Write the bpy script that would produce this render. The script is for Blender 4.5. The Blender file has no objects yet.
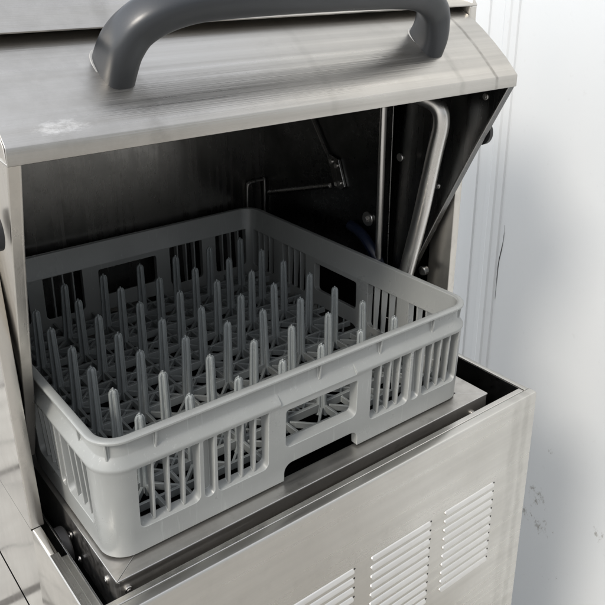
import bpy, bmesh, math, random
from mathutils import Vector, Matrix
random.seed(7)
scene = bpy.context.scene
COL = scene.collection
MM = 0.001

# ------------------------------------------------------------------ nodes
class Mat:
    def __init__(s, name):
        s.m = bpy.data.materials.new(name); s.m.use_nodes = True
        s.t = s.m.node_tree; s.b = s.t.nodes['Principled BSDF']
    def n(s, typ, **kw):
        nd = s.t.nodes.new(typ)
        for k, v in kw.items():
            if k.startswith('i_'):
                key = k[2:]
                key = int(key) if key.isdigit() else key.replace('_', ' ')
                nd.inputs[key].default_value = v
            else: setattr(nd, k, v)
        return nd
    def l(s, a, b): s.t.links.new(a, b)
    def coords(s, scale=(1, 1, 1), rot=(0, 0, 0)):
        tc = s.n('ShaderNodeTexCoord'); mp = s.n('ShaderNodeMapping')
        mp.inputs['Scale'].default_value = scale; mp.inputs['Rotation'].default_value = rot
        s.l(tc.outputs['Object'], mp.inputs['Vector']); return mp.outputs['Vector']
    def noise(s, vec, scale=5, detail=4, rough=0.55):
        nd = s.n('ShaderNodeTexNoise'); nd.inputs['Scale'].default_value = scale
        nd.inputs['Detail'].default_value = detail; nd.inputs['Roughness'].default_value = rough
        s.l(vec, nd.inputs['Vector']); return nd.outputs['Fac']
    def rng(s, v, a, b, c, d):
        nd = s.n('ShaderNodeMapRange'); nd.inputs['From Min'].default_value = a; nd.inputs['From Max'].default_value = b
        nd.inputs['To Min'].default_value = c; nd.inputs['To Max'].default_value = d
        s.l(v, nd.inputs['Value']); return nd.outputs['Result']
    def math(s, op, a, b=None):
        nd = s.n('ShaderNodeMath', operation=op)
        for i, v in enumerate((a, b)):
            if v is None: continue
            if isinstance(v, (int, float)): nd.inputs[i].default_value = v
            else: s.l(v, nd.inputs[i])
        return nd.outputs[0]
    def mix(s, f, a, b):
        nd = s.n('ShaderNodeMix', data_type='RGBA')
        if isinstance(f, (int, float)): nd.inputs[0].default_value = f
        else: s.l(f, nd.inputs[0])
        for i, v in ((6, a), (7, b)):
            if isinstance(v, tuple): nd.inputs[i].default_value = (*v, 1)
            else: s.l(v, nd.inputs[i])
        return nd.outputs[2]
    def bev(s, r):
        if not hasattr(s, 'bv'):
            s.bv = s.n('ShaderNodeBevel', samples=5); s.bv.inputs['Radius'].default_value = r
        return s.bv
    def edge(s, r, lo=0.015, hi=0.14):
        ge = s.n('ShaderNodeNewGeometry'); d = s.n('ShaderNodeVectorMath', operation='DOT_PRODUCT')
        s.l(s.bev(r).outputs[0], d.inputs[0]); s.l(ge.outputs['Normal'], d.inputs[1])
        return s.rng(s.math('SUBTRACT', 1.0, d.outputs['Value']), lo, hi, 0, 1)
    def bump(s, h, strength=0.1, dist=0.001, bevel=0.0):
        nd = s.n('ShaderNodeBump'); nd.inputs['Strength'].default_value = strength; nd.inputs['Distance'].default_value = dist
        s.l(h, nd.inputs['Height'])
        if bevel:
            s.l(s.bev(bevel).outputs[0], nd.inputs['Normal'])
        s.l(nd.outputs[0], s.b.inputs['Normal'])
    def set(s, **kw):
        for k, v in kw.items():
            i = s.b.inputs[k.replace('_', ' ')]
            if isinstance(v, (int, float)): i.default_value = v
            elif isinstance(v, tuple): i.default_value = (*v, 1) if len(v) == 3 else v
            else: s.l(v, i)

ROOT = (0.273, 0.270, -0.920)      # base point of the dishwasher, in metres
def steel(name, axis='x', base=(0.62, 0.605, 0.58), dark=(0.46, 0.44, 0.41), rough=(0.26, 0.42), stain=0.5, bevel=0.0012, brush=0.10, wave=0.0, smear=None, streak=0.16, drips_and_shade=None):
    M = Mat(name)
    st = {'x': (6.13, 871.3, 863.7), 'y': (871.3, 6.13, 863.7), 'z': (871.3, 863.7, 6.13)}[axis]
    br = M.noise(M.coords(st), 1, 2, 0.6)
    st2 = {'x': (1.53, 117.7, 119.3), 'y': (117.7, 1.53, 119.3), 'z': (117.7, 119.3, 1.53)}[axis]
    br2 = M.noise(M.coords(st2), 1, 3, 0.6)
    cl = M.noise(M.coords(), 9, 6, 0.62)
    bl = M.noise(M.coords(), 38, 5, 0.7)
    f = M.math('MULTIPLY', M.rng(cl, 0.42, 0.72, 0, 1), stain)
    f2 = M.math('MULTIPLY', M.rng(bl, 0.56, 0.75, 0, 1), stain * 0.55)
    col = M.mix(f, base, dark)
    col = M.mix(f2, col, tuple(c * 0.7 for c in dark))
    col = M.mix(M.math('MULTIPLY', M.rng(br2, 0.35, 0.7, 0, 1), streak), col, tuple(c * 0.75 for c in base))
    for (px_, sl_, wd, amt) in drips_and_shade or ():      # dried run marks down the slope / the panel, plus a painted shade band
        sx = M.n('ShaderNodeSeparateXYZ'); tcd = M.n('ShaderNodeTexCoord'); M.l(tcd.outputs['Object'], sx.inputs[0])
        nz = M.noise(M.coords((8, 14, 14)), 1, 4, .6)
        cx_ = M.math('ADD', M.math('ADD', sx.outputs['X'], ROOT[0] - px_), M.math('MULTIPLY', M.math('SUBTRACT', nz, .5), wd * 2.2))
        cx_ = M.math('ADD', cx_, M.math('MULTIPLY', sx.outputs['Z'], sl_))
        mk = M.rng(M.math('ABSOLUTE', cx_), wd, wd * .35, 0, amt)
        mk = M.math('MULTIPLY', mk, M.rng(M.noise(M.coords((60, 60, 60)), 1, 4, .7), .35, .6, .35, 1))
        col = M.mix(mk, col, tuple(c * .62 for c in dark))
    r = M.math('ADD', M.rng(br2, 0.3, 0.7, rough[0], rough[1]), M.math('MULTIPLY', M.rng(cl, 0.4, 0.7, 0, 0.12), stain))
    if smear:   # dried water / limescale smear round a point
        for (p, rad, amt, cc) in smear:
            tc = M.n('ShaderNodeTexCoord'); d = M.n('ShaderNodeVectorMath', operation='DISTANCE')
            sc_ = M.n('ShaderNodeVectorMath', operation='MULTIPLY'); sc_.inputs[1].default_value = rad
            M.l(tc.outputs['Object'], sc_.inputs[0]); M.l(sc_.outputs[0], d.inputs[0])
            d.inputs[1].default_value = [(p[i] - ROOT[i]) * rad[i] for i in range(3)]
            msk = M.rng(d.outputs['Value'], 1.0, 0.25, 0, 1)
            sn = M.noise(M.coords((90, 240, 240)), 1, 6, 0.75)
            mm = M.math('MULTIPLY', M.rng(M.math('MULTIPLY', sn, msk), 0.36, 0.62, 0, 1), amt)
            col = M.mix(mm, col, cc)
            r = M.math('ADD', r, M.math('MULTIPLY', mm, 0.25))
            met = M.math('SUBTRACT', 1.0, M.math('MULTIPLY', mm, 0.8)); M.set(Metallic=met)
    else: M.set(Metallic=1.0)
    if bevel: col = M.mix(M.math('MULTIPLY', M.edge(bevel), .55), col, (.86, .85, .83))  # worn edges lightened; edge highlights painted into the colour
    M.set(Base_Color=col, Roughness=r)
    h = br
    if wave:
        h = M.math('ADD', M.math('MULTIPLY', br, 0.35), M.math('MULTIPLY', M.noise(M.coords(), 4.5, 2, 0.4), wave))
    M.bump(h, brush, 0.001, bevel)
    return M.m

def plastic(name, base, rough=0.45, var=0.25, bevel=0.0012, scratch=True, lift=1.35, edgec=1.75):
    M = Mat(name)
    a = M.noise(M.coords(), 14, 5, 0.6); g = M.noise(M.coords(), 420, 2, 0.5)
    col = M.mix(M.math('MULTIPLY', M.rng(a, 0.35, 0.7, 0, 1), var), base, tuple(min(1, c * 0.72) for c in base))
    if scratch:
        s1 = M.noise(M.coords((260, 260, 18), (0.3, 0.25, 0)), 1, 3, 0.7)
        sp = M.noise(M.coords(), 160, 3, 0.6)
        col = M.mix(M.math('MULTIPLY', M.rng(s1, 0.60, 0.72, 0, 1), 0.45), col, tuple(min(1, c * lift) for c in base))
        col = M.mix(M.math('MULTIPLY', M.rng(sp, 0.70, 0.76, 0, 1), 0.5), col, tuple(min(1, c * 1.6) for c in base))
    if bevel and scratch:
        wr = M.noise(M.coords(), 60, 4, .7)
        col = M.mix(M.math('MULTIPLY', M.edge(bevel), M.rng(wr, .3, .6, .35, .9)), col, tuple(min(1, c * edgec + .03) for c in base))  # edge wear that also paints the plastic's thin bright highlights
    M.set(Base_Color=col, Roughness=M.rng(a, 0.3, 0.7, rough - 0.06, rough + 0.1), Metallic=0.0)
    M.bump(g, 0.05, 0.0005, bevel)
    return M.m

LIP_SMEAR = [((0.010, 0.030, 0.414), (1 / .050, 1 / .016, 1 / .016), 0.42, (0.86, 0.86, 0.85))]
M_panel = steel('brushed_panel_steel', 'x', streak=.25, drips_and_shade=[(0.545, 0, .012, .2), (.566, 0, .008, .28)], base=(0.61, 0.592, 0.553), dark=(.38,.365,.33), stain=0.26, rough=(0.24, 0.36), wave=0.5, brush=0.10)
M_side = steel('side_panel_steel', 'z', base=(0.76, 0.74, 0.69), stain=0.5, rough=(0.05, 0.09), brush=0.02, wave=.9, bevel=0)
M_door = steel('door_steel', 'x', streak=.5, drips_and_shade=[(0.535, 0, 0.0035, .8), (0.475, 0, 0.006, .3), (0.09, 0, 0.012, .3), (0.285, 0, 0.006, .15), (0.02, 0, 0.11, .22)], base=(0.53, 0.51, 0.475), dark=(.38,.36,.325), stain=0.35, rough=(0.24, 0.40), brush=0.14, bevel=0.0006, smear=LIP_SMEAR)  # widest band paints the lid's darker left shading into the colour
M_trim = steel('trim_steel', 'x', base=(0.66, 0.64, 0.60), stain=0.6, rough=(0.18, 0.30), brush=0.08)
M_trimy = steel('trim_steel_along', 'y', base=(0.66, 0.64, 0.60), stain=0.6, rough=(0.18, 0.30), brush=0.08)
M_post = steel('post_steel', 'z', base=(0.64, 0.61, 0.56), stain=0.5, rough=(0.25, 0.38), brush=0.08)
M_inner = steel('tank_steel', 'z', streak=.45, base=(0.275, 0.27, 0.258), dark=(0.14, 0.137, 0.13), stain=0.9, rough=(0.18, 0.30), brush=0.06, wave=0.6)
M_dark = steel('shaded_tank_steel', 'x', base=(0.12, 0.122, 0.122), dark=(0.05, 0.05, 0.05), stain=1.0, rough=(0.2, 0.34), brush=0.08)  # interior shade put into the steel's base colour
M_cheek = steel('shaded_cheek_steel', 'z', base=(0.16, 0.157, 0.155), dark=(0.08, 0.10, 0.10), stain=0.6, rough=(0.2, 0.3), brush=0.05)  # darker copy of the door steel, inner-face shade painted into its colour
M_tray = steel('tray_steel', 'x', base=(0.70, 0.68, 0.65), dark=(0.40, 0.38, 0.35), stain=0.9, rough=(0.26, 0.42), brush=0.10, wave=0.5)
M_pipe = steel('pipe_steel', 'z', base=(0.66, 0.645, 0.62), stain=0.1, rough=(0.24, 0.34), brush=0.04, bevel=0)
M_rack = plastic('grey_rack_plastic', (0.265, 0.273, 0.265), 0.30, 0.40, 0.0013)
M_peg = plastic('grey_peg_plastic', (0.215, 0.232, 0.232), 0.30, 0.35, 0.0010, edgec=2.4)
M_grid = plastic('grey_grid_plastic', (0.20, 0.213, 0.210), 0.32, 0.4, 0.0010, edgec=2.2)  # darker copy of the rack plastic; shade inside the rack put into the colour
M_handle = plastic('dark_handle_plastic', (0.024, 0.027, 0.031), 0.30, 0.35, 0, False)
M_gasket = plastic('clear_gasket_plastic', (0.33, 0.33, 0.32), 0.4, 0.3, 0, False)
M_rubber = plastic('black_rubber', (0.012, 0.012, 0.013), 0.5, 0.3, 0.001, False)
M_hose = plastic('blue_hose_plastic', (0.007, 0.011, 0.026), 0.4, 0.3, 0, False)

# ------------------------------------------------------------------ geometry helpers (all in mm, world coordinates)
def box(bm, x0, x1, y0, y1, z0, z1):
    v = [bm.verts.new((x, y, z)) for x in (x0, x1) for y in (y0, y1) for z in (z0, z1)]
    for q in ((0, 1, 3, 2), (4, 6, 7, 5), (0, 4, 5, 1), (2, 3, 7, 6), (0, 2, 6, 4), (1, 5, 7, 3)):
        bm.faces.new([v[i] for i in q])
def loft(bm, loops, caps=True, closed=True):
    rows = [[bm.verts.new(p) for p in L] for L in loops]
    n = len(rows[0])
    for a, b in zip(rows, rows[1:]):
        for i in range(n if closed else n - 1):
            j = (i + 1) % n
            bm.faces.new((a[i], a[j], b[j], b[i]))
    if caps:
        bm.faces.new(rows[0]); bm.faces.new(rows[-1])
def prism_x(bm, poly, x0, x1):
    loft(bm, [[(x0, y, z) for y, z in poly], [(x1, y, z) for y, z in poly]])
def prism_z(bm, poly, z0, z1):
    loft(bm, [[(x, y, z0) for x, y in poly], [(x, y, z1) for x, y in poly]])
def tube(bm, pts, rad, seg=14, sub=True):
    P = [Vector(p) for p in pts]
    if sub: P = smooth_path(P)
    R = rad if isinstance(rad, (list, tuple)) else [rad] * len(P)
    up = None; loops = []
    for i, p in enumerate(P):
        t = (P[min(i + 1, len(P) - 1)] - P[max(i - 1, 0)]).normalized()
        if up is None:
            up = t.orthogonal().normalized()
        up = (up - t * up.dot(t)).normalized(); s = t.cross(up)
        loops.append([p + (up * math.cos(a) + s * math.sin(a)) * R[i] for a in [2 * math.pi * k / seg for k in range(seg)]])
    loft(bm, loops)
def smooth_path(P, n=6):
    out = []
    for i in range(len(P) - 1):
        p0 = P[max(i - 1, 0)]; p1 = P[i]; p2 = P[i + 1]; p3 = P[min(i + 2, len(P) - 1)]
        for k in range(n):
            t = k / n
            out.append(0.5 * ((2 * p1) + (-p0 + p2) * t + (2 * p0 - 5 * p1 + 4 * p2 - p3) * t * t + (-p0 + 3 * p1 - 3 * p2 + p3) * t ** 3))
    out.append(P[-1]); return out
def cyl(bm, c, axis, r, h, seg=20, r2=None):
    c = Vector(c); a = Vector(axis).normalized(); u = a.orthogonal().normalized(); w = a.cross(u)
    r2 = r if r2 is None else r2
    ring = lambda rr, o: [c + a * o + (u * math.cos(t) + w * math.sin(t)) * rr for t in [2 * math.pi * k / seg for k in range(seg)]]
    b = min(r, h) * 0.18
    loft(bm, [ring(r, 0), ring(r2, h - b), ring(r2 - b, h)])
def screw(bm, c, axis, r=5.0):
    cyl(bm, c, axis, r, r * 0.5, 18); a = Vector(axis).normalized()
    cyl(bm, Vector(c) + a * r * 0.5, axis, r * 0.45, r * 0.12, 6)

def thing(name, loc, label, cat, group=None):
    o = bpy.data.objects.new(name, None); COL.objects.link(o); o.location = Vector(loc) * MM
    o['label'] = label; o['category'] = cat
    if group: o['group'] = group
    o.empty_display_size = 0.05
    return o
def root_of(o):
    while o.parent: o = o.parent
    return o
def obj(name, bm, mat, parent=None, smooth=30, label=None):
    off = root_of(parent).location.copy() if parent else Vector()
    bmesh.ops.recalc_face_normals(bm, faces=bm.faces[:])
    bmesh.ops.scale(bm, vec=(MM,) * 3, verts=bm.verts[:])
    bmesh.ops.translate(bm, vec=-off, verts=bm.verts[:])
    me = bpy.data.meshes.new(name); bm.to_mesh(me); bm.free()
    me.materials.append(mat)
    if smooth:
        for p in me.polygons: p.use_smooth = True
        me.set_sharp_from_angle(angle=math.radians(smooth))
    o = bpy.data.objects.new(name, me); COL.objects.link(o)
    if parent: o.parent = parent
    if label: o['label'] = label
    return o
def new(): return bmesh.new()

# ------------------------------------------------------------------ measures of the machine
XL, XR = -38.0, 584.0          # outer cabinet sides
YF, YB = -50.0, 590.0          # cabinet front, back
YP = 105.0                     # front of the hood posts
ZR = -6.0                      # cabinet rim
ZG = -920.0                    # ground
ZT = 480.0                     # lower edge of the hood's top frame

W = thing('commercial_dishwasher', (273, 270, ZG), 'stainless steel commercial dishwasher with its hood door tilted open over a grey dish rack', 'dishwasher')

# front panel with a folded top edge
b = new()
prism_x(b, [(YF, -880), (YF, -10), (YF + .5, -8), (YF + 1.8, -6.5), (YF + 3.5, -6), (-38, -6), (-38, -14), (-39.2, -14), (-39.2, -7.6), (YF + 2, -9), (YF + 1.6, -880)], XL, XR)
front = obj('front_panel', b, M_panel, W)
# louvred vents: pressed ribs, open below
def louvre(bm, x0, x1, z, h=6.3, d=3.4):
    n = 26; R = h / 2; prof = []
    # outline of a pill; three loops: base outline, raised ridge
    def pill(ins, dz):
        pts = []
        for k in range(13):
            a = math.pi / 2 + math.pi * k / 12; pts.append((x0 + R + (R - ins) * math.cos(a), z + dz + (R - ins) * math.sin(a)))
        for k in range(13):
            a = -math.pi / 2 + math.pi * k / 12; pts.append((x1 - R + (R - ins) * math.cos(a), z + dz + (R - ins) * math.sin(a)))
        return pts
    loops = []
    for ins, slope in ((0, -1), (0.35, 0), (0.9, .9), (1.5, 1.0)):
        L = []
        for x, zz in pill(ins, 0):
            dep = -0.3 if slope < 0 else (0.25 + slope * (0.25 + (z + R - zz) / h * 3.6))
            L.append((x, YF - dep, zz))
        loops.append(L)
    loft(bm, loops)
    nf = len(bm.faces)
    bm.faces.ensure_lookup_table()
    cyl(bm, (x1 + 1.2, YF - .05, z + .6), (0, -1, 0), 1.3, .25, 10)
    bm.faces.ensure_lookup_table()
    for q in range(nf, len(bm.faces)): bm.faces[q].material_index = 1
for x0, x1 in ((42, 139), (166, 263), (289, 389), (414, 509)):
    b = new()
    for k in range(10): louvre(b, x0, x1, -117 - 13.7 * k)
    lv = obj('louvre_vent', b, steel('louvre_steel', 'x', base=(0.75, 0.735, 0.705), dark=(0.62, 0.6, 0.57), stain=0.3, rough=(0.42, 0.5), bevel=0) if x0 == 42 else bpy.data.materials['louvre_steel'], front)  # lighter than the panel: sky-lit louvre faces painted into the colour
    lv.data.materials.append(M_rubber)  # black discs paint the dark of the louvre end gaps

# outer side panels
for s, x in ((1, XL), (-1, XR)):
    b = new()
    X = lambda a: x + s * a
    bx = lambda a0, a1, *r: box(b, min(X(a0), X(a1)), max(X(a0), X(a1)), *r)
    fl = [(X(0), -150), (X(0), -8), (X(.7), -6.5), (X(2), -6), (X(9), -6), (X(9), -14), (X(8), -14), (X(8), -7.4), (X(1.6), -7.6), (X(1.6), -150)]
    loft(b, [[(px, YF + 12.5, pz) for px, pz in fl], [(px, YP - .5, pz) for px, pz in fl]])
    bx(0, 1.6, YP - .5, YB, -150, -8)
    bx(0, 1.6, YF + 1.9, YB, -880, -156); bx(0, 1.6, YF + 1.9, YF + 12.3, -150, -9.5)
    bx(9, 10, YF + 3, YB, -175, -135)
    ln = .11 if s > 0 else 0
    prism_x(b, [(YP + 1.7, -7.4), (YP + 1.7 + ln * 530, 530), (YB, 530), (YB, -7.4)], min(X(0), X(1.6)), max(X(0), X(1.6)))
    obj('side_panel', b, M_side, W)
# rim strips inside the cabinet edge
b = new()
prism_x(b, [(-36.2, -160), (-36.2, -7.6), (-35.6, -7), (-29, -7), (-28.2, -7.6), (-28.2, -160), (-29.4, -160), (-29.4, -9), (-35, -9), (-35, -160)], -20, 574)
obj('rim_strip', b, M_trim, W)
b = new(); box(b, -27.5, -20.5, -27, 56, -60, -11); obj('rim_strip', b, M_trimy, W)
b = new(); box(b, XL + .8, -28.6, -37, 57.5, -5.9, -4.6); obj('rim_strip', b, M_trimy, W)
# back panel and base plate
b = new(); box(b, XL + 2, XR - 2, YB, YB + 2, -880, 530); obj('rear_panel', b, M_panel, W)
b = new(); box(b, XL + 3, XR - 3, YF + 4, YB - 2, -882, -877); obj('base_plate', b, M_dark, W)
for fx in (0, 546):
    for fy in (-10, 550):
        b = new(); cyl(b, (fx, fy, ZG), (0, 0, 1), 22, 12); cyl(b, (fx, fy, ZG + 11), (0, 0, 1), 12, 28); obj('foot', b, M_rubber, W)

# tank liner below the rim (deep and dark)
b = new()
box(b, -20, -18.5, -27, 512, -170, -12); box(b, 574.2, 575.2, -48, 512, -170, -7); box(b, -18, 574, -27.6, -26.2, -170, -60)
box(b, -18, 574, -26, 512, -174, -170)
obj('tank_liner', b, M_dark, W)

# hood posts
for s, x in ((1, XL), (-1, XR)):
    b = new(); X = lambda a: x + s * a
    def bx(a0, a1, *r): box(b, min(X(a0), X(a1)), max(X(a0), X(a1)), *r)
    poly = [(X(0), YP + 1.2), (X(.5), YP + .3), (X(1.4), YP), (X(11.8), YP), (X(12.7), YP + .3), (X(13.2), YP + 1.2), (X(13.2), YP + 40), (X(12), YP + 40), (X(12), YP + 1.6), (X(0), YP + 1.6)]
    ln = .11 if s > 0 else 0
    loft(b, [[(px, py, ZR + .5) for px, py in poly], [(px + (6 if s < 0 else 0), py + ln * (ZT - ZR), ZT - .3) for px, py in poly]])
    obj('hood_post', b, M_post, W)
# top frame and roof of the hood
b = new()
prism_x(b, [(YP, ZT + 1.5), (YP + .5, ZT + .3), (YP + 2, ZT), (YP + 22, ZT), (YP + 22, ZT + 1.2), (YP + 2, ZT + 1.2), (YP + 1.4, ZT + 3), (YP + 48, 545), (YB, 552), (YB, 554), (YP + 47, 547)], XL, XR + 6.2)
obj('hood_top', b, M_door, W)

# wash chamber
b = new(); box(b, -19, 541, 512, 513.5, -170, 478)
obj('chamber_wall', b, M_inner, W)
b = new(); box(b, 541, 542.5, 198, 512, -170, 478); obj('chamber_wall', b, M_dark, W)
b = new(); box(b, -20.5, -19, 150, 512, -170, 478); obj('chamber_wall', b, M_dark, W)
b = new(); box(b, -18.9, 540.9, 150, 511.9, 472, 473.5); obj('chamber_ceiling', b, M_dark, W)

# rack tray: four mitred flanges round an opening, skirts below
b = new()
x0, x1, y0, y1 = -1.0, 526.0, -15.0, 508.0
hx0, hx1, hy0, hy1 = 34, 492, 11, 470
g = .5
for q in ([(x0 + g, y0), (x1 - g, y0), (hx1 - g, hy0), (hx0 + g, hy0)], [(x0 + g, y1), (hx0 + g, hy1), (hx1 - g, hy1), (x1 - g, y1)],
          [(x0, y0 + g), (hx0, hy0 + g), (hx0, hy1 - g), (x0, y1 - g)], [(x1, y0 + g), (x1, y1 - g), (hx1, hy1 - g), (hx1, hy0 + g)]):
    prism_z(b, q, -4.6, -3)
box(b, x0 + 3, x1 - 3, y0, y0 + 1.4, -52, -4.4); box(b, x0 + 3, x1 - 3, y1 - 1.4, y1, -52, -4.4)
box(b, x0, x0 + 1.4, y0 + 3, y1 - 3, -52, -4.4); box(b, x1 - 1.4, x1, y0 + 3, y1 - 3, -52, -4.4)
for cx_, cy_ in ((x0 + 3, y0 + 3), (x1 - 3, y0 + 3)): cyl(b, (cx_, cy_, -52), (0, 0, 1), 2.6, 47.0, 10)
box(b, hx0, hx1, hy0 - 1.2, hy0, -30, -4.7)
tray = obj('rack_tray', b, M_tray, W)
for c, ax in (((9.5, y0 - .2, -17), (0, -1, 0)), ((x0 - .2, 8, -17), (-1, 0, 0)), ((497, y0 - .2, -22), (0, -1, 0)), ((x1 + .2, 20, -22), (1, 0, 0))):
    b = new(); screw(b, c, ax, 4); obj('screw', b, M_pipe, tray)
# things down in the left gap
b = new(); cyl(b, (-17.5, 92, -32), (1, 0, 0), 21, 9, 24); obj('rubber_bumper', b, M_rubber, W)
b = new(); screw(b, (-3, 96, -26), (-1, -.2, .2), 4.5); screw(b, (-3, 74, -40), (-1, 0, 0), 3.5); obj('bolt', b, M_pipe, W)

# ------------------------------------------------------------------ the door
prof = [(22.6, 390.6), (21.4, 391.2), (21, 392.5), (21, 404.6), (21.8, 406.0), (40, 424), (60, 440.6), (79.6, 455.2), (96, 466), (115, 475.5), (150, 489), (200, 503), (240, 510)]
def inset(pr, d):
    out = []
    for i, p in enumerate(pr):
        a = Vector(pr[max(i - 1, 0)]); c = Vector(pr[min(i + 1, len(pr) - 1)]); t = (c - a).normalized()
        out.append((p[0] + t.y * d, p[1] - t.x * d))
    return out
inn = inset(prof[3:], 1.6)
b = new()
lip = [(22.6, 403), (22.6, 392.2), (44, 393.5), (44, 392.2)]
prism_x(b, prof + [inn[-1]] + list(reversed(inn[1:])) + [p for p in lip], -37, 573)
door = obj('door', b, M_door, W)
# inner liner of the door
b = new()
lin = inset(prof[4:], 20)
prism_x(b, [(44, 390.5)] + lin[1:] + [(p[0], p[1] - 1.4) for p in reversed(lin[1:])] + [(45, 389)], -25, 560)
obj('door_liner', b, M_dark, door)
# cheeks: a folded sheet on each side
def cheek(s):
    b = new()
    if s > 0: xt, xb = -37.0, -12.0
    else: xt, xb = 573.0, 558.0
    th = 11.0
    def xx(z, a): 
        f = min(1, max(0, (388 - z) / 300)); return xt + (xb - xt) * f + s * a
    edge = [(23.2, 391.6), (67, 304), (104, 226), (126, 178), (145, 135), (168, 80), (190, 20)]
    back = [(300, 40), (250, 500)]
    top = [(200, 500), (150, 486), (96, 463), (60, 437), (40, 421), (26, 405)]
    poly = edge + back + top
    loft(b, [[(xx(z, 9.6), y, z) for y, z in poly], [(xx(z, 11.0), y, z) for y, z in poly]])
    # front return strip along the edge
    for (ya, za), (yb_, zb) in zip(edge, edge[1:]): pass
    n = Vector((-(edge[-1][1] - edge[0][1]), edge[-1][0] - edge[0][0])).normalized() * -1
    strip = []
    for y, z in edge:
        strip.append([(xx(z, 0.6), y - .3 , z), (xx(z, 0), y + .5, z + .3), (xx(z, 0), y + 1.8, z + .8), (xx(z, 10.8), y + 1.8, z + .8), (xx(z, 11.2), y + .5, z + .3), (xx(z, 10.6), y - .3, z)])
    loft(b, strip)
    # outer skin
    loft(b, [[(xx(z, 0), y + 1.4, z + .4) for y, z in poly], [(xx(z, 1.2), y + 1.4, z + .4) for y, z in poly]])
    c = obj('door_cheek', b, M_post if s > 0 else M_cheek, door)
    b = new()
    kc = (xt - s * .2 if s > 0 else xt + .2, 71, 326)
    cyl(b, kc, (-s, 0, 0), 17, 7, 28); cyl(b, (kc[0] - s * 7, kc[1], kc[2]), (-s, 0, 0), 10, 2, 20)
    obj('rubber_knob', b, M_rubber, door)
    for y, z in ((44, 375), (108, 245)) if s < 0 else ((78, 310), (97, 262)):
        b = new(); screw(b, (xx(z, 11.2), y + 12, z), (s, 0, 0), 4.2); obj('screw', b, M_pipe, door)
cheek(1); cheek(-1)

# handle: oval bow on the door front
A = Vector((0, 22, 406)); T = Vector((0, 73, 61)).normalized(); N = Vector((0, -T.z, T.y))
def on_lid(x, s, o):
    return A + Vector((x, 0, 0)) + T * s + N * o
hp = [(77, 65, -4), (77, 65.5, 14), (79, 66.5, 30), (87, 68, 46), (103, 69, 60), (127, 70, 69), (156, 70, 73), (215, 70, 75), (272, 70, 75.5),
      (329, 70, 75), (380, 70, 73), (408, 70, 68), (428, 69, 59), (444, 68, 46), (453, 65, 30), (458, 62, 14), (460, 60, -4)]
P = smooth_path([on_lid(*p) for p in hp], 5)
b = new(); loops = []
for i, p in enumerate(P):
    t = (P[min(i + 1, len(P) - 1)] - P[max(i - 1, 0)]).normalized()
    u = (T - t * T.dot(t)).normalized(); w = t.cross(u)
    e = abs(2 * i / (len(P) - 1) - 1)
    k = max(0.0, (e - 0.62) / 0.38)
    ra = 17.5 + 7.5 * k; rb = 16.0 - 1.0 * k
    L = []
    for q in range(28):
        a = 2 * math.pi * q / 28; ca, sa = math.cos(a), math.sin(a)
        ex = 0.66
        L.append(p + u * ra * math.copysign(abs(ca) ** ex, ca) + w * rb * math.copysign(abs(sa) ** ex, sa))
    loops.append(L)
loft(b, loops)
obj('handle', b, M_handle, door, 40)
for hx, hs in ((77, 65), (460, 60)):
    b = new()
    ov = lambda r, o: [on_lid(hx, hs, o) + T * (26.2 + r) * math.copysign(abs(math.cos(a)) ** .66, math.cos(a)) + Vector((1, 0, 0)) * (16.4 + r) * math.copysign(abs(math.sin(a)) ** .66, math.sin(a)) for a in [2 * math.pi * k / 36 for k in range(36)]]
    loft(b, [ov(.6, -3), ov(.6, 1.0), ov(.1, 1.5)])
    obj('handle_gasket', b, M_gasket, door, 40)

# ------------------------------------------------------------------ fittings in the chamber
b = new(); tube(b, [(505, 150, 374), (518, 122, 369), (526, 104, 360), (529, 98, 340), (529.5, 106, 300), (530, 127, 200), (530, 148, 112), (530, 165, 30)], 11, 18); obj('rinse_pipe', b, M_pipe, W)
b = new(); tube(b, [(530, 206, 470), (530, 206, 60)], 5.2, 14, False); obj('guide_rod', b, M_pipe, W)
b = new()
prism_x(b, [(292, 206), (300, 200), (316, 203), (333, 243), (330, 251), (308, 246), (300, 226)], 536, 540)
br = obj('hinge_bracket', b, M_inner, W)
for y, z in ((303, 210), (312, 236), (324, 240)):
    b = new(); screw(b, (536, y, z), (-1, 0, 0), 4); obj('screw', b, M_pipe, br)
b = new(); tube(b, [(532, 487, 151), (532, 320, 203)], 4, 10, False); obj('support_bar', b, M_inner, W)
b = new(); tube(b, [(537, 395, 330), (537, 345, 262), (537, 330, 246)], 2.2, 8); obj('spring_cable', b, M_pipe, W)
b = new(); tube(b, [(500, 509, 110), (500, 507, 160), (503, 506, 168), (510, 506, 170), (532, 506, 170), (536, 506, 166), (536, 507, 110)], 2.5, 8); obj('wall_hook', b, M_pipe, W)
b = new(); cyl(b, (540.5, 241, 168), (-1, 0, 0), 11, 3, 24); cyl(b, (537.5, 241, 168), (-1, 0, 0), 5, 5, 6); obj('bolt', b, M_pipe, W)
b = new(); cyl(b, (540.5, 178, 276), (-1, 0, 0), 6, 4, 12); obj('bolt', b, M_pipe, W)
b = new(); tube(b, [(534, 275, 150), (532, 250, 146), (530, 225, 132), (531, 205, 110), (534, 190, 80)], 8, 12); obj('hose', b, M_hose, W)
b = new(); cyl(b, (556, 135, 116), (-1, 0, 0), 7, 8, 20); obj('bolt', b, M_dark, W)

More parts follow.
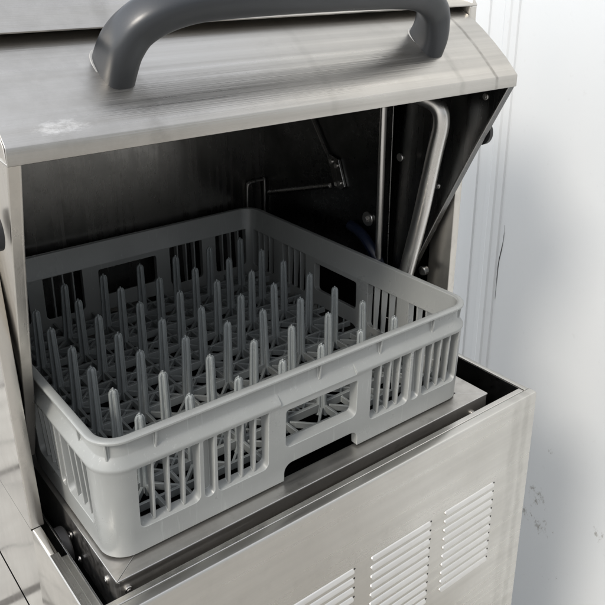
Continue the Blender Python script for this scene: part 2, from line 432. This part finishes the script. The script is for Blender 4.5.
# ------------------------------------------------------------------ dish rack
RW, RD, RR = 500.0, 495.0, 30.0
R_ = thing('dish_rack', (250, 247, 0), 'grey plastic dish rack full of upright pegs, resting on the open dishwasher tray', 'dish rack')
def path(off):
    """outline of the rack at an outward offset, counter-clockwise from the front left"""
    pts = []; r = max(2.0, RR + off)
    for cx_, cy_, a0 in ((RR, RR, 180), (RW - RR, RR, 270), (RW - RR, RD - RR, 0), (RR, RD - RR, 90)):
        for k in range(11):
            a = math.radians(a0 + 9 * k); pts.append((cx_ + r * math.cos(a), cy_ + r * math.sin(a)))
    return pts
profile = [(-3.5, 0), (-0.3, 95), (0.8, 99), (1.6, 101), (1.2, 103), (-6, 111), (-6.5, 112), (-6.5, 126.6), (-5.6, 127.6), (-0.6, 128.2), (0.4, 128.8), (0.4, 131), (-0.4, 131.9), (-1.6, 132.4), (-6.4, 132.4), (-7.9, 131.8), (-8.5, 130.5), (-8.7, 105), (-12.6, 98.5), (-13, 20), (-13, 0)]
b = new()
rings = [[(x, y, z) for x, y in path(o)] for o, z in profile]
rows = [[b.verts.new(p) for p in L] for L in rings]
n = len(rows[0])
for i in range(len(rows)):
    A_, B_ = rows[i], rows[(i + 1) % len(rows)]
    for k in range(n):
        j = (k + 1) % n; b.faces.new((A_[k], A_[j], B_[j], B_[k]))
wall_bm = b
def rpoly(u0, u1, v0, v1, rb, rt):
    pts = []
    for cx_, cy_, a0, r in ((u0 + rb, v0 + rb, 180, rb), (u1 - rb, v0 + rb, 270, rb), (u1 - rt, v1 - rt, 0, rt), (u0 + rt, v1 - rt, 90, rt)):
        for k in range(6):
            a = math.radians(a0 + 18 * k); pts.append((cx_ + r * math.cos(a), cy_ + r * math.sin(a)))
    return pts
def side_map(side, L):
    if side == 0: return lambda u, o, z: (u, -o, z)                # front
    if side == 1: return lambda u, o, z: (RW + o, u, z)            # right
    if side == 2: return lambda u, o, z: (u, RD + o, z)            # back
    return lambda u, o, z: (-o, u, z)                              # left
WIN = [(35, 101), (121.5, 184), (329, 392), (415.5, 478)]
SLOT = [(105.5, 118), (396.5, 411)]
cut = new(); ribs = new()
for side in range(4):
    mp = side_map(side, RW)
    sc = 1.0 if side in (0, 2) else RD / RW
    def cutter(u0, u1, v0, v1, depth, rb, rt, taper_u, taper_b, taper_t=0):
        f = rpoly(u0 * sc - taper_u * .3, u1 * sc + taper_u * .3, v0 - taper_b * .3, v1, rb, rt); k = rpoly(u0 * sc + taper_u, u1 * sc - taper_u, v0 + taper_b, v1 - taper_t, max(1, rb - 1), rt)
        loft(cut, [[mp(u, 4, v) for u, v in f], [mp(u, -depth, v) for u, v in k]])
    for u0, u1 in WIN:
        cutter(u0, u1, 26.5, 97, 22, 7, 1.5, 2.2, 9)
        for k in (1, 2, 3):
            u = (u0 + (u1 - u0) * k / 4) * sc
            w_ = 1.15
            loft(ribs, [[mp(u - w_, -1.5, 98), mp(u + w_, -1.5, 98), mp(u + w_ * .9, -12.2, 98), mp(u - w_ * .9, -12.2, 98)],
                        [mp(u - w_, -5.5, 29), mp(u + w_, -5.5, 29), mp(u + w_, -12.4, 29), mp(u - w_, -12.4, 29)]])
    for u0, u1 in SLOT:
        cutter(u0, u1, 25, 97, 10, 5.5, 1.5, 1.5, 7)
    cutter(206.5, 307.5, 42, 90, 22, 7, 4, 2.5, 7)
    # lowered ledge above the hand hole
    a, c = 199 * sc, 304 * sc
    pl = [(-6.4, 112), (5, 90.5), (9, 100), (9, 116), (-6.4, 118)]
    loft(cut, [[mp(a, o, z) for o, z in pl], [mp(a + 5, o, z) for o, z in pl], [mp(c - 5, o, z) for o, z in pl], [mp(c, o, z) for o, z in pl]])
    # foot arch
    arch = [(204 * sc, -6)] + [(204 * sc + 1, 4)] + [(204 * sc + 12 - 11 * math.cos(math.radians(t)), 10 + 11 * math.sin(math.radians(t))) for t in range(0, 91, 15)] + \
           [(312 * sc - 12 + 11 * math.sin(math.radians(t)), 10 + 11 * math.cos(math.radians(t))) for t in range(0, 91, 15)] + [(312 * sc - 1, 4), (312 * sc, -6)]
    loft(cut, [[mp(u, 5, v) for u, v in arch], [mp(u, -22, v) for u, v in arch]])
    # small webs under the lip
    for u in (58, 255, 345, 432):
        u *= sc
        loft(ribs, [[mp(u - 1, -7.5, 109), mp(u + 1, -7.5, 109), mp(u + 1, -4, 109), mp(u - 1, -4, 109)],
                    [mp(u - 1, -7.5, 128), mp(u + 1, -7.5, 128), mp(u + 1, -1.6, 128), mp(u - 1, -1.6, 128)]])
for cx_, cy_, dx, dy in ((RR, RR, -1, -1), (RW - RR, RR, 1, -1)):
    d = Vector((dx, dy, 0)).normalized(); s_ = Vector((-d.y, d.x, 0))
    q = lambda r, z: [Vector((cx_, cy_, z)) + d * rr + s_ * ss for rr, ss in ((RR - 7.5, -1), (RR - 7.5, 1), (r, 1), (r, -1))]
    loft(ribs, [q(RR - 4, 109), q(RR - 1.6, 128)])
def raw(bm, name):
    bmesh.ops.recalc_face_normals(bm, faces=bm.faces[:])
    me = bpy.data.meshes.new(name); bm.to_mesh(me); bm.free()
    o = bpy.data.objects.new(name, me); COL.objects.link(o); return o
wo, co = raw(wall_bm, 'tmp_wall'), raw(cut, 'tmp_cut')
md = wo.modifiers.new('b', 'BOOLEAN'); md.operation = 'DIFFERENCE'; md.solver = 'EXACT'; md.object = co
try: md.use_self = True
except Exception: pass
dg = bpy.context.evaluated_depsgraph_get(); dg.update()
me = bpy.data.meshes.new_from_object(wo.evaluated_get(dg))
b = new(); b.from_mesh(me)
for o in (wo, co): bpy.data.objects.remove(o)
bpy.data.meshes.remove(me)
b2 = ribs; bmesh.ops.recalc_face_normals(b2, faces=b2.faces[:])
tmp = bpy.data.meshes.new('t'); b2.to_mesh(tmp); b2.free(); b.from_mesh(tmp); bpy.data.meshes.remove(tmp)
obj('rack_wall', b, M_rack, R_, 35)

# base grid
PX = [252 + 60 * (i - 3) for i in range(7)]; PY = [249 + 60 * (j - 3) for j in range(7)]
b = new()
def bar(p, q, w=1.5, z0=4, z1=14):
    p = Vector((*p, 0)); q = Vector((*q, 0)); d = (q - p).normalized(); s = Vector((-d.y, d.x, 0)) * w
    lo = [p - s, q - s, q + s, p + s]
    loft(b, [[(v.x, v.y, z0) for v in lo], [(v.x, v.y, z1) for v in lo]])
x0, x1, y0, y1 = 12, 488, 12, 483
for j in range(8):
    y = 219 + 60 * (j - 3) if True else 0
    bar((x0, y), (x1, y), 1.6, 15, 23.5)
for y in PY: bar((x0, y), (x1, y), 2.2, 15, 25.5)
for x in PX: bar((x, y0), (x, y1), 1.6, 15, 23.9)
for i in range(8):
    x = 222 + 60 * (i - 3)
    for j in range(8):
        y = 219 + 60 * (j - 3)
        if (i + j) % 2: bar((x, max(y0, y - 30)), (x, min(y1, y + 30)), 1.3, 15, 23.1)
for x in PX:
    for y in PY:
        for sx, sy in ((1, 1), (1, -1), (-1, 1), (-1, -1)):
            bar((x + 6 * sx, y + 6 * sy), (x + 29 * sx, y + 29 * sy), 1.4, 15, 22.7)
        for sx in (1, -1):
            bar((x + 29 * sx, y + 2), (x + 4 * sx, y + 28), 1.2, 15, 22.1)
for x in (52, 446):   # outer margin lattice
    for k in range(15):
        y = 24 + 30 * k
        bar((12 if x == 52 else 462, y), (42 if x == 52 else 488, y + 28), 1.2, 15, 22.3)
obj('base_grid', b, M_grid, R_)

# pegs: tapered cross-section, one object each
b = new()
def cross(r, t, z):
    out = []
    for k in range(4):
        a = math.pi / 2 * k; d = Vector((math.cos(a), math.sin(a), 0)); s = Vector((-d.y, d.x, 0))
        out += [d * t - s * t, d * (r * .86) - s * t, d * r - s * t * .55, d * r + s * t * .55, d * (r * .86) + s * t]
    return [(v.x, v.y, z) for v in out]
loft(b, [cross(9.5, 2.8, 11), cross(7.4, 2.7, 21), cross(6.7, 2.25, 30), cross(5.4, 1.9, 99), cross(4.7, 1.7, 102), cross(3.3, 1.3, 103.6)])
cyl(b, (0, 0, 103), (0, 0, 1), 1.1, 3.2, 8)
bmesh.ops.recalc_face_normals(b, faces=b.faces[:])
bmesh.ops.scale(b, vec=(MM,) * 3, verts=b.verts[:])
pm = bpy.data.meshes.new('peg'); b.to_mesh(pm); b.free(); pm.materials.append(M_peg)
for p in pm.polygons: p.use_smooth = True
pm.set_sharp_from_angle(angle=math.radians(35))
for x in PX:
    for y in PY:
        o = bpy.data.objects.new('peg', pm); COL.objects.link(o); o.parent = R_
        o.location = Vector((x - 250, y - 247, 0)) * MM
        o.rotation_euler = (random.gauss(0, .012), random.gauss(0, .012), random.choice((0, 1, 2, 3)) * math.pi / 2 + random.uniform(-.04, .04))

# ------------------------------------------------------------------ white wall on the right
WX = 1000.0
KW = (WX + 202.86) / (815 + 202.86)
def wy(y): return -555.2 + (y + 555.2) * KW
def wz(z): return 542.4 + (z - 542.4) * KW
def wall_material():
    M = Mat('white_wall_paint')
    big = M.noise(M.coords((1, 1.2, .35)), 2.6, 3, 0.5); med = M.noise(M.coords((1, 3, .5)), 9, 5, 0.6); fine = M.noise(M.coords(), 70, 4, 0.65)
    col = M.mix(M.rng(big, 0.35, 0.68, 0, 1), (0.55, 0.562, 0.570), (0.525, 0.545, 0.560))
    col = M.mix(M.math('MULTIPLY', M.rng(med, 0.5, 0.75, 0, 1), 0.35), col, (0.54, 0.555, 0.565))
    col = M.mix(M.math('MULTIPLY', M.rng(fine, 0.62, 0.78, 0, 1), 0.25), col, (0.40, 0.40, 0.40))
    for (y, z, rad, thr) in ((.0927, -.4175, .035, .47), (.0707, -.3677, .05, .47), (.059, -.426, .05, .47), (-.045, -.373, .04, .49), (.057, -.266, .012, .42), (.08, -.395, .11, .56), (.02, -.52, .12, .57)):
        tc = M.n('ShaderNodeTexCoord'); d = M.n('ShaderNodeVectorMath', operation='DISTANCE'); M.l(tc.outputs['Object'], d.inputs[0])
        d.inputs[1].default_value = (0, wy(y * 1000) * MM - .8, wz(z * 1000) * MM - ZG * MM)
        msk = M.rng(d.outputs['Value'], 0, rad * KW, 1, 0)
        nn = M.noise(M.coords((1, 1.6, 1.0), (.8, 0, 0)), 55, 6, 0.75)
        mk = M.rng(M.math('MULTIPLY', nn, M.math('POWER', msk, .35)), thr, thr + .1, 0, 1)
        col = M.mix(M.math('MULTIPLY', mk, 0.75), col, (0.20, 0.19, 0.17))
    M.set(Base_Color=col, Roughness=M.rng(med, 0.3, 0.7, 0.30, 0.45), Metallic=0.0)
    M.bump(M.noise(M.coords((1, 1, .3)), 3.5, 2, .4), 0.35, 0.006)
    return M.m
MW = wall_material()
wl = thing('white_wall', (WX, 800, ZG), 'white painted wall panels with vertical joint strips and scuffs beside the dishwasher', 'wall')
b = new(); box(b, WX, WX + 40, -900, wy(224), ZG, 1500); obj('wall_panel', b, MW, wl)
b = new(); box(b, WX, WX + 40, wy(224) + 2, 2600, ZG, 1500); obj('wall_panel', b, MW, wl)
b = new()
st = [(206, 0), (208, -3), (219, -3.5), (222, -6), (231, -6), (234, -3.5), (242, -3), (244, 0)]
loft(b, [[(WX + dx, wy(y), z) for y, dx in st] for z in (ZG, 1500)])
obj('joint_strip', b, MW, wl)
b = new(); st = [(262, 0), (264, -3), (276, -3), (278, 0)]
loft(b, [[(WX + dx, wy(y), z) for y, dx in st] for z in (ZG, 1500)]); obj('joint_strip', b, MW, wl)
b = new()
tube(b, [(WX + dx, wy(y), wz(z)) for dx, y, z in ((-1, 198, 110), (-1, 196.5, 95), (-.5, 198.5, 70), (-.5, 202.5, 40), (-.5, 203, 5), (0, 203, -30))], [.2] * 6 + [.4] * 6 + [.8] * 6 + [.7] * 6 + [.4] * 6 + [.2], 8)
obj('sealant_gap', b, M_rubber, wl)

# ------------------------------------------------------------------ paved ground
M = Mat('concrete_paving')
v = M.coords()
brk = M.n('ShaderNodeTexBrick'); M.l(v, brk.inputs['Vector'])
brk.inputs['Scale'].default_value = 0.9; brk.inputs['Mortar Size'].default_value = 0.012; brk.inputs['Brick Width'].default_value = .9; brk.inputs['Row Height'].default_value = .45
brk.inputs['Color1'].default_value = (.37, .36, .335, 1); brk.inputs['Color2'].default_value = (.30, .29, .27, 1); brk.inputs['Mortar'].default_value = (.05, .045, .04, 1)
nz = M.noise(v, 14, 6, .65); n2 = M.noise(v, 1.7, 4, .6)
n3 = M.noise(v, 60, 5, .7)
c = M.mix(M.math('MULTIPLY', M.rng(nz, .4, .7, 0, 1), .6), brk.outputs['Color'], (.22, .21, .195))
c = M.mix(M.math('MULTIPLY', M.rng(n2, .4, .7, 0, 1), .4), c, (.43, .415, .39))
c = M.mix(M.math('MULTIPLY', M.rng(n3, .55, .75, 0, 1), .5), c, (.12, .115, .11))
vo = M.n('ShaderNodeTexVoronoi', feature='DISTANCE_TO_EDGE'); vo.inputs['Scale'].default_value = 3.1
wv = M.n('ShaderNodeVectorMath', operation='ADD'); nv = M.n('ShaderNodeTexNoise'); nv.inputs['Scale'].default_value = 7; M.l(v, nv.inputs['Vector'])
sv = M.n('ShaderNodeVectorMath', operation='SCALE'); sv.inputs['Scale'].default_value = .12; M.l(nv.outputs['Color'], sv.inputs[0])
M.l(v, wv.inputs[0]); M.l(sv.outputs[0], wv.inputs[1]); M.l(wv.outputs[0], vo.inputs['Vector'])
c = M.mix(M.rng(vo.outputs['Distance'], .004, .012, .85, 0), c, (.03, .03, .03))
M.set(Base_Color=c, Roughness=0.85); M.bump(nz, .5, .004)
b = new(); vs = [b.verts.new((x, y, ZG)) for x, y in ((-60000, -60000), (60000, -60000), (60000, 60000), (-60000, 60000))]; b.faces.new(vs)
g = obj('ground', b, M.m, None, 0); g['kind'] = 'structure'

# ------------------------------------------------------------------ light
SUN = Vector((0.72, 0.22, -0.62)).normalized()
w = bpy.data.worlds.new('World'); scene.world = w; w.use_nodes = True
nt = w.node_tree; bg = nt.nodes['Background']
sky = nt.nodes.new('ShaderNodeTexSky'); sky.sky_type = 'NISHITA'; sky.sun_disc = False
sky.sun_elevation = math.asin(-SUN.z); sky.sun_rotation = math.atan2(-SUN.x, -SUN.y)
sky.air_density = 1.0; sky.dust_density = 1.2; sky.ozone_density = 1.0
hs = nt.nodes.new('ShaderNodeHueSaturation'); hs.inputs['Saturation'].default_value = 0.2
nt.links.new(sky.outputs[0], hs.inputs['Color'])
# added light shaping: sky dimmed on the camera side, boosted overhead and beyond
tc = nt.nodes.new('ShaderNodeTexCoord'); dt = nt.nodes.new('ShaderNodeVectorMath'); dt.operation = 'DOT_PRODUCT'
dt.inputs[1].default_value = Vector((-0.22, -0.60, -0.77)).normalized(); nt.links.new(tc.outputs['Generated'], dt.inputs[0])
mr = nt.nodes.new('ShaderNodeMapRange'); mr.interpolation_type = 'SMOOTHSTEP'
for k_, v_ in (('From Min', -0.95), ('From Max', 0.70), ('To Min', 4.0), ('To Max', 0.44)): mr.inputs[k_].default_value = v_
nt.links.new(dt.outputs['Value'], mr.inputs['Value'])
sm = nt.nodes.new('ShaderNodeVectorMath'); sm.operation = 'SCALE'
nt.links.new(hs.outputs[0], sm.inputs[0]); nt.links.new(mr.outputs['Result'], sm.inputs['Scale'])
nt.links.new(sm.outputs[0], bg.inputs['Color'])
bg.inputs['Strength'].default_value = 0.15
sl = bpy.data.lights.new('sun', 'SUN'); sl.energy = 2.0; sl.angle = math.radians(13); sl.color = (1.0, .925, .82)
so = bpy.data.objects.new('sun', sl); COL.objects.link(so)
so.rotation_euler = SUN.to_track_quat('-Z', 'Y').to_euler(); so.location = (-2, -1, 3)

# ------------------------------------------------------------------ camera
cam = bpy.data.cameras.new('camera'); co = bpy.data.objects.new('camera', cam); COL.objects.link(co)
RX = Vector((0.7900115727877954, -0.6130918862972841, -0.00023198661973904133)); RY = Vector((-0.21009112613287328, -0.2703615235489699, -0.9395564726531881)); RZ = Vector((0.57597172984581, 0.7423092250138872, -0.3423938972553503))
m = Matrix((RX, -RY, -RZ)).transposed().to_4x4(); m.translation = Vector((-202.86, -555.21, 542.42)) * MM
co.matrix_world = m
cam.sensor_width = 36; cam.lens = 762.827 / 605 * 36
cam.shift_x = 0.0; cam.shift_y = -(302.5 - 231.71) / 605
cam.clip_start = .01; cam.clip_end = 300
scene.camera = co
scene.view_settings.view_transform = 'Standard'; scene.view_settings.look = 'None'; scene.view_settings.exposure = 0
scene.render.resolution_x = scene.render.resolution_y = 1024
